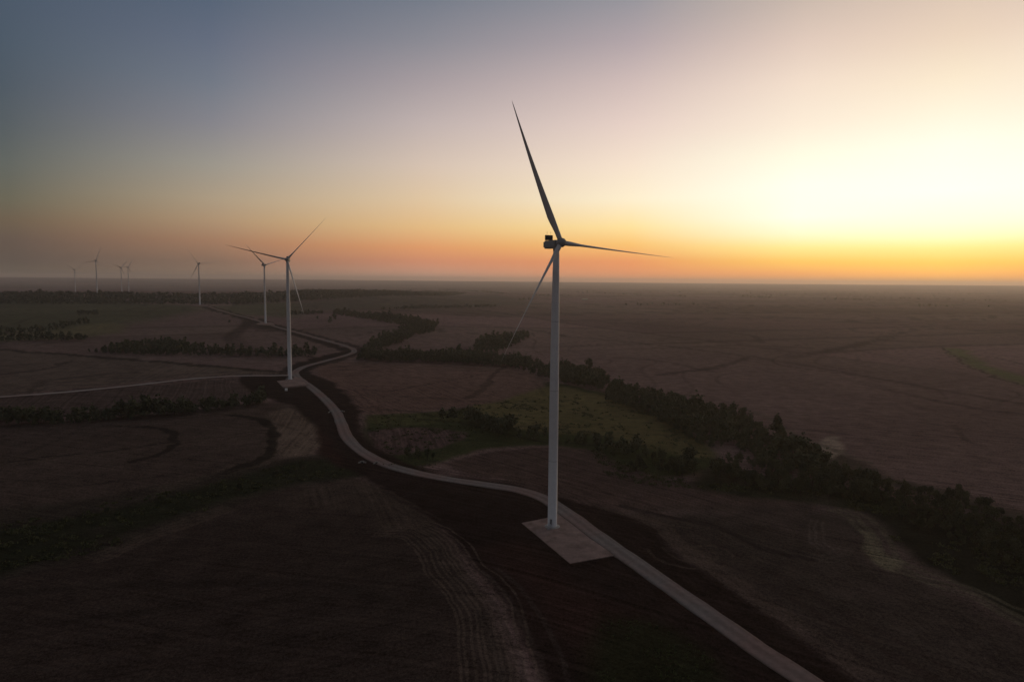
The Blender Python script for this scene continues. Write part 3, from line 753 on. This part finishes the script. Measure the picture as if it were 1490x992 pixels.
bm = bmesh.new(); box(bm, (0, 0, 1.25), (2.2, 1.7, 1.75), bev=.04); bd = bm_obj('body', bm, M_WHITE, r)
bm = bmesh.new(); box(bm, (0, 0, 2.2), (2.4, 1.9, .14), bev=.03); bm_obj('roof', bm, M_WHITE, r)
for s in (-1, 1):
    bm = bmesh.new(); box(bm, (s * .52, -.87, 1.25), (.98, .05, 1.5), bev=.01); d = bm_obj('door', bm, M_WHITE, r)
    bm = bmesh.new(); box(bm, (s * .12, -.92, 1.25), (.05, .05, .25)); bm_obj('handle', bm, M_STEEL, d)
tag(r, 'small white utility cabinet on dark soil just below the second turbine pad', 'utility cabinet')
def shed(u, v, rz, L, Wd, h, label):
    x, y = at(u, v); r = empty('farm_shed', (x, y, float(zt(x, y))), rz)
    bm = bmesh.new(); box(bm, (0, 0, h / 2 - .2), (L, Wd, h + .4)); bm_obj('wall', bm, M_WALLP, r)
    rf = mesh_obj('roof', [(-L/2-.4,-Wd/2-.5,h+.02),(L/2+.4,-Wd/2-.5,h+.02),(L/2+.4,0,h+Wd*.22),(-L/2-.4,0,h+Wd*.22),(-L/2-.4,Wd/2+.5,h+.02),(L/2+.4,Wd/2+.5,h+.02)],
             [(0,1,2,3),(3,2,5,4),(0,3,4),(1,5,2),(0,4,5,1)], M_ROOF, r)
    bm = bmesh.new(); box(bm, (L * .15, -Wd / 2 - .05, 1.5), (3, .1, 3)); bm_obj('door', bm, M_DOOR, r)
    tag(r, label, 'farm shed', 'farm sheds on the plain')
shed(440.8, 455.6, .2, 16, 9, 4.5, 'pale-roofed farm shed by the hedge near the second turbine tower')
shed(851, 436.6, .1, 34, 15, 6, 'pale long shed far out on the plain right of the main tower')

# ------------------------------------------------------------------ haze
HALF = 33000
bm = bmesh.new(); bmesh.ops.create_cube(bm, size=1)
for v in bm.verts: v.co = Vector((v.co.x * 2 * HALF, v.co.y * 2 * HALF, -1.0 if v.co.z < 0 else 240.0))
hm = bpy.data.materials.new('haze_air'); hm.use_nodes = True; nt = hm.node_tree; nt.nodes.clear()
out = nt.nodes.new('ShaderNodeOutputMaterial'); pv = nt.nodes.new('ShaderNodeVolumePrincipled')
pv.inputs['Color'].default_value = (1, .93, .87, 1); pv.inputs['Density'].default_value = HAZE; pv.inputs['Anisotropy'].default_value = .56
nt.links.new(pv.outputs[0], out.inputs['Volume'])
hz = bm_obj('haze', bm, hm); tag(hz, 'thin warm haze lying over the whole plain', 'haze', kind='stuff')

# ------------------------------------------------------------------ sky
def elev(u, v):
    D = (u - W0 / 2) * CR + (H0 / 2 - v) * CU + F0 * CF
    return math.degrees(math.asin(D[2] / np.linalg.norm(D)))
SKY = {  # degrees from the sun: (column, haze colour low down, [(row, colour)])
 0: (1330, (150,112,72), [(0,(222,200,182)),(60,(236,214,192)),(120,(250,234,208)),(170,(255,247,224)),(215,(257,256,240)),(280,(259,259,248)),(325,(257,257,228)),(345,(258,255,200)),(362,(255,232,144)),(382,(250,200,95)),(400,(232,166,84)),(412,(190,140,78))]),
 10: (1170, (142,108,74), [(0,(204,186,174)),(60,(226,204,190)),(120,(244,224,206)),(180,(252,237,217)),(225,(256,253,230)),(270,(260,260,243)),(315,(259,259,240)),(340,(255,251,208)),(360,(255,232,148)),(380,(246,194,96)),(398,(224,154,88)),(410,(190,132,82))]),
 23: (920, (122,95,78), [(0,(153,150,157)),(60,(180,166,170)),(120,(210,190,186)),(180,(232,210,200)),(240,(248,228,208)),(290,(255,240,208)),(330,(256,226,158)),(355,(248,194,114)),(380,(228,148,96)),(400,(195,130,92))]),
 40.5: (620, (98,84,78), [(0,(117,123,136)),(60,(139,138,147)),(120,(168,157,161)),(180,(194,179,176)),(240,(215,195,179)),(290,(225,198,163)),(330,(227,186,132)),(360,(220,152,104)),(380,(198,134,104)),(400,(154,120,104))]),
 57: (320, (80,76,74), [(0,(86,99,118)),(60,(99,108,126)),(120,(113,120,133)),(180,(133,132,139)),(240,(156,150,140)),(290,(172,154,130)),(320,(172,144,115)),(350,(158,120,96)),(380,(125,102,88)),(400,(108,94,84))]),
 70: (20, (66,66,64), [(0,(74,87,103)),(60,(75,88,102)),(120,(77,88,99)),(180,(84,92,97)),(240,(96,100,95)),(290,(104,100,85)),(320,(106,92,76)),(350,(95,82,74)),(380,(84,76,70)),(398,(78,74,66))])}
ZEN = (.075, .085, .11)
wd = bpy.data.worlds.new('World'); S.world = wd; wd.use_nodes = True
nt = wd.node_tree; nt.nodes.clear(); N = nt.nodes.new; Lk = nt.links.new
tc = N('ShaderNodeTexCoord'); nv = N('ShaderNodeVectorMath'); nv.operation = 'NORMALIZE'; Lk(tc.outputs['Generated'], nv.inputs[0])
sp = N('ShaderNodeSeparateXYZ'); Lk(nv.outputs['Vector'], sp.inputs[0])
def mth(op, a, b=None):
    k = N('ShaderNodeMath'); k.operation = op
    for i, x in enumerate((a, b)):
        if x is None: continue
        if isinstance(x, (int, float)): k.inputs[i].default_value = x
        else: Lk(x, k.inputs[i])
    return k.outputs[0]
el = mth('MULTIPLY', mth('ARCSINE', sp.outputs['Z']), 180 / math.pi)
hl = mth('MAXIMUM', mth('SQRT', mth('ADD', mth('MULTIPLY', sp.outputs['X'], sp.outputs['X']), mth('MULTIPLY', sp.outputs['Y'], sp.outputs['Y']))), 1e-4)
cd = mth('DIVIDE', mth('ADD', mth('MULTIPLY', sp.outputs['X'], math.sin(SUN_AZ)), mth('MULTIPLY', sp.outputs['Y'], math.cos(SUN_AZ))), hl)
dl = mth('MULTIPLY', mth('ARCCOSINE', mth('MINIMUM', mth('MAXIMUM', cd, -1.0), 1.0)), 180 / math.pi)
# elevation 0..90 squeezed so that low angles get the room: e' = (el/90)^.5
ep = mth('POWER', mth('MAXIMUM', mth('DIVIDE', el, 90.0), 0.0), .5)
def ramp(stops):
    r = N('ShaderNodeValToRGB'); cr = r.color_ramp; cr.interpolation = 'LINEAR'
    stops = sorted(stops)
    while len(cr.elements) < len(stops): cr.elements.new(.5)
    for e, (p, c) in zip(cr.elements, stops): e.position = p
    for e, (p, c) in zip(cr.elements, stops): e.position = p; e.color = (*c[:3], 1)
    Lk(ep, r.inputs['Fac']); return r.outputs['Color']
ramps = []
def behind(e, c, hz_):
    """sky radiance beyond the haze layer that shows as c through it"""
    T = math.exp(-min(HAZE * (240 - CAMH) / math.sin(rad(max(e, .15))), 1.15)); c = lin(*c); h = lin(*hz_)
    return tuple(max(.02, (c[i] - (1 - T) * h[i]) / T) for i in range(3))
for dd, (u, hzc, st) in SKY.items():
    L = [(math.sqrt(max(elev(u, v), 0) / 90), behind(elev(u, v), c, hzc)) for v, c in st]
    top = lin(*st[0][1])
    e0 = elev(u, 0)
    L.append((math.sqrt((e0 + 22) / 90), tuple(.45 * a + .55 * b for a, b in zip(top[:3], ZEN))))
    L.append((1.0, ZEN)); ramps.append((dd, ramp(L)))
back = [(0, (.10,.095,.095)), (math.sqrt(5/90), (.15,.132,.132)), (math.sqrt(14/90), (.165,.152,.158)), (math.sqrt(30/90), (.115,.124,.145)), (1, ZEN)]
ramps.append((125, ramp(back)))
cur = ramps[0][1]
for (d0, _), (d1, c) in zip(ramps, ramps[1:]):
    mr = N('ShaderNodeMapRange'); mr.interpolation_type = 'LINEAR'
    Lk(dl, mr.inputs[0]); mr.inputs[1].default_value = d0; mr.inputs[2].default_value = d1
    mx = N('ShaderNodeMix'); mx.data_type = 'RGBA'
    Lk(mr.outputs[0], mx.inputs[0]); Lk(cur, mx.inputs[6]); Lk(c, mx.inputs[7]); cur = mx.outputs[2]
sky = N('ShaderNodeTexSky'); sky.sky_type = 'NISHITA'; sky.sun_disc = False
sky.sun_elevation = SUN_EL; sky.sun_rotation = SUN_AZ; sky.dust_density = 3; sky.altitude = 500
b1 = N('ShaderNodeBackground'); b1.inputs[1].default_value = .96; Lk(cur, b1.inputs[0])
b2 = N('ShaderNodeBackground'); b2.inputs[1].default_value = .006; Lk(sky.outputs[0], b2.inputs[0])
ad = N('ShaderNodeAddShader'); Lk(b1.outputs[0], ad.inputs[0]); Lk(b2.outputs[0], ad.inputs[1])
wo = N('ShaderNodeOutputWorld'); Lk(ad.outputs[0], wo.inputs[0])

sl = bpy.data.lights.new('sun', 'SUN'); sl.energy = .42; sl.angle = rad(4); sl.color = (1, .62, .3)
so = bpy.data.objects.new('sun', sl); link(so)
dv = Vector((math.sin(SUN_AZ) * math.cos(SUN_EL), math.cos(SUN_AZ) * math.cos(SUN_EL), math.sin(SUN_EL)))
so.rotation_euler = dv.to_track_quat('Z', 'Y').to_euler(); so.location = (500, 800, 300)

# ------------------------------------------------------------------ camera and render
cam = bpy.data.cameras.new('camera'); cam.sensor_fit = 'HORIZONTAL'; cam.sensor_width = 36; cam.lens = 36 * F0 / W0
cam.clip_start = 1; cam.clip_end = 120000
co = bpy.data.objects.new('camera', cam); link(co)
m4 = Matrix.Identity(4)
for i in range(3):
    m4[i][0] = CR[i]; m4[i][1] = CU[i]; m4[i][2] = -CF[i]
m4[2][3] = CAMH
co.matrix_world = m4; S.camera = co
S.view_settings.view_transform = 'Standard'; S.view_settings.look = 'None'
S.view_settings.exposure = 0; S.view_settings.gamma = 1
S.render.engine = 'CYCLES'
S.cycles.volume_bounces = 1; S.cycles.max_bounces = 6; S.cycles.diffuse_bounces = 3
S.cycles.use_denoising = True
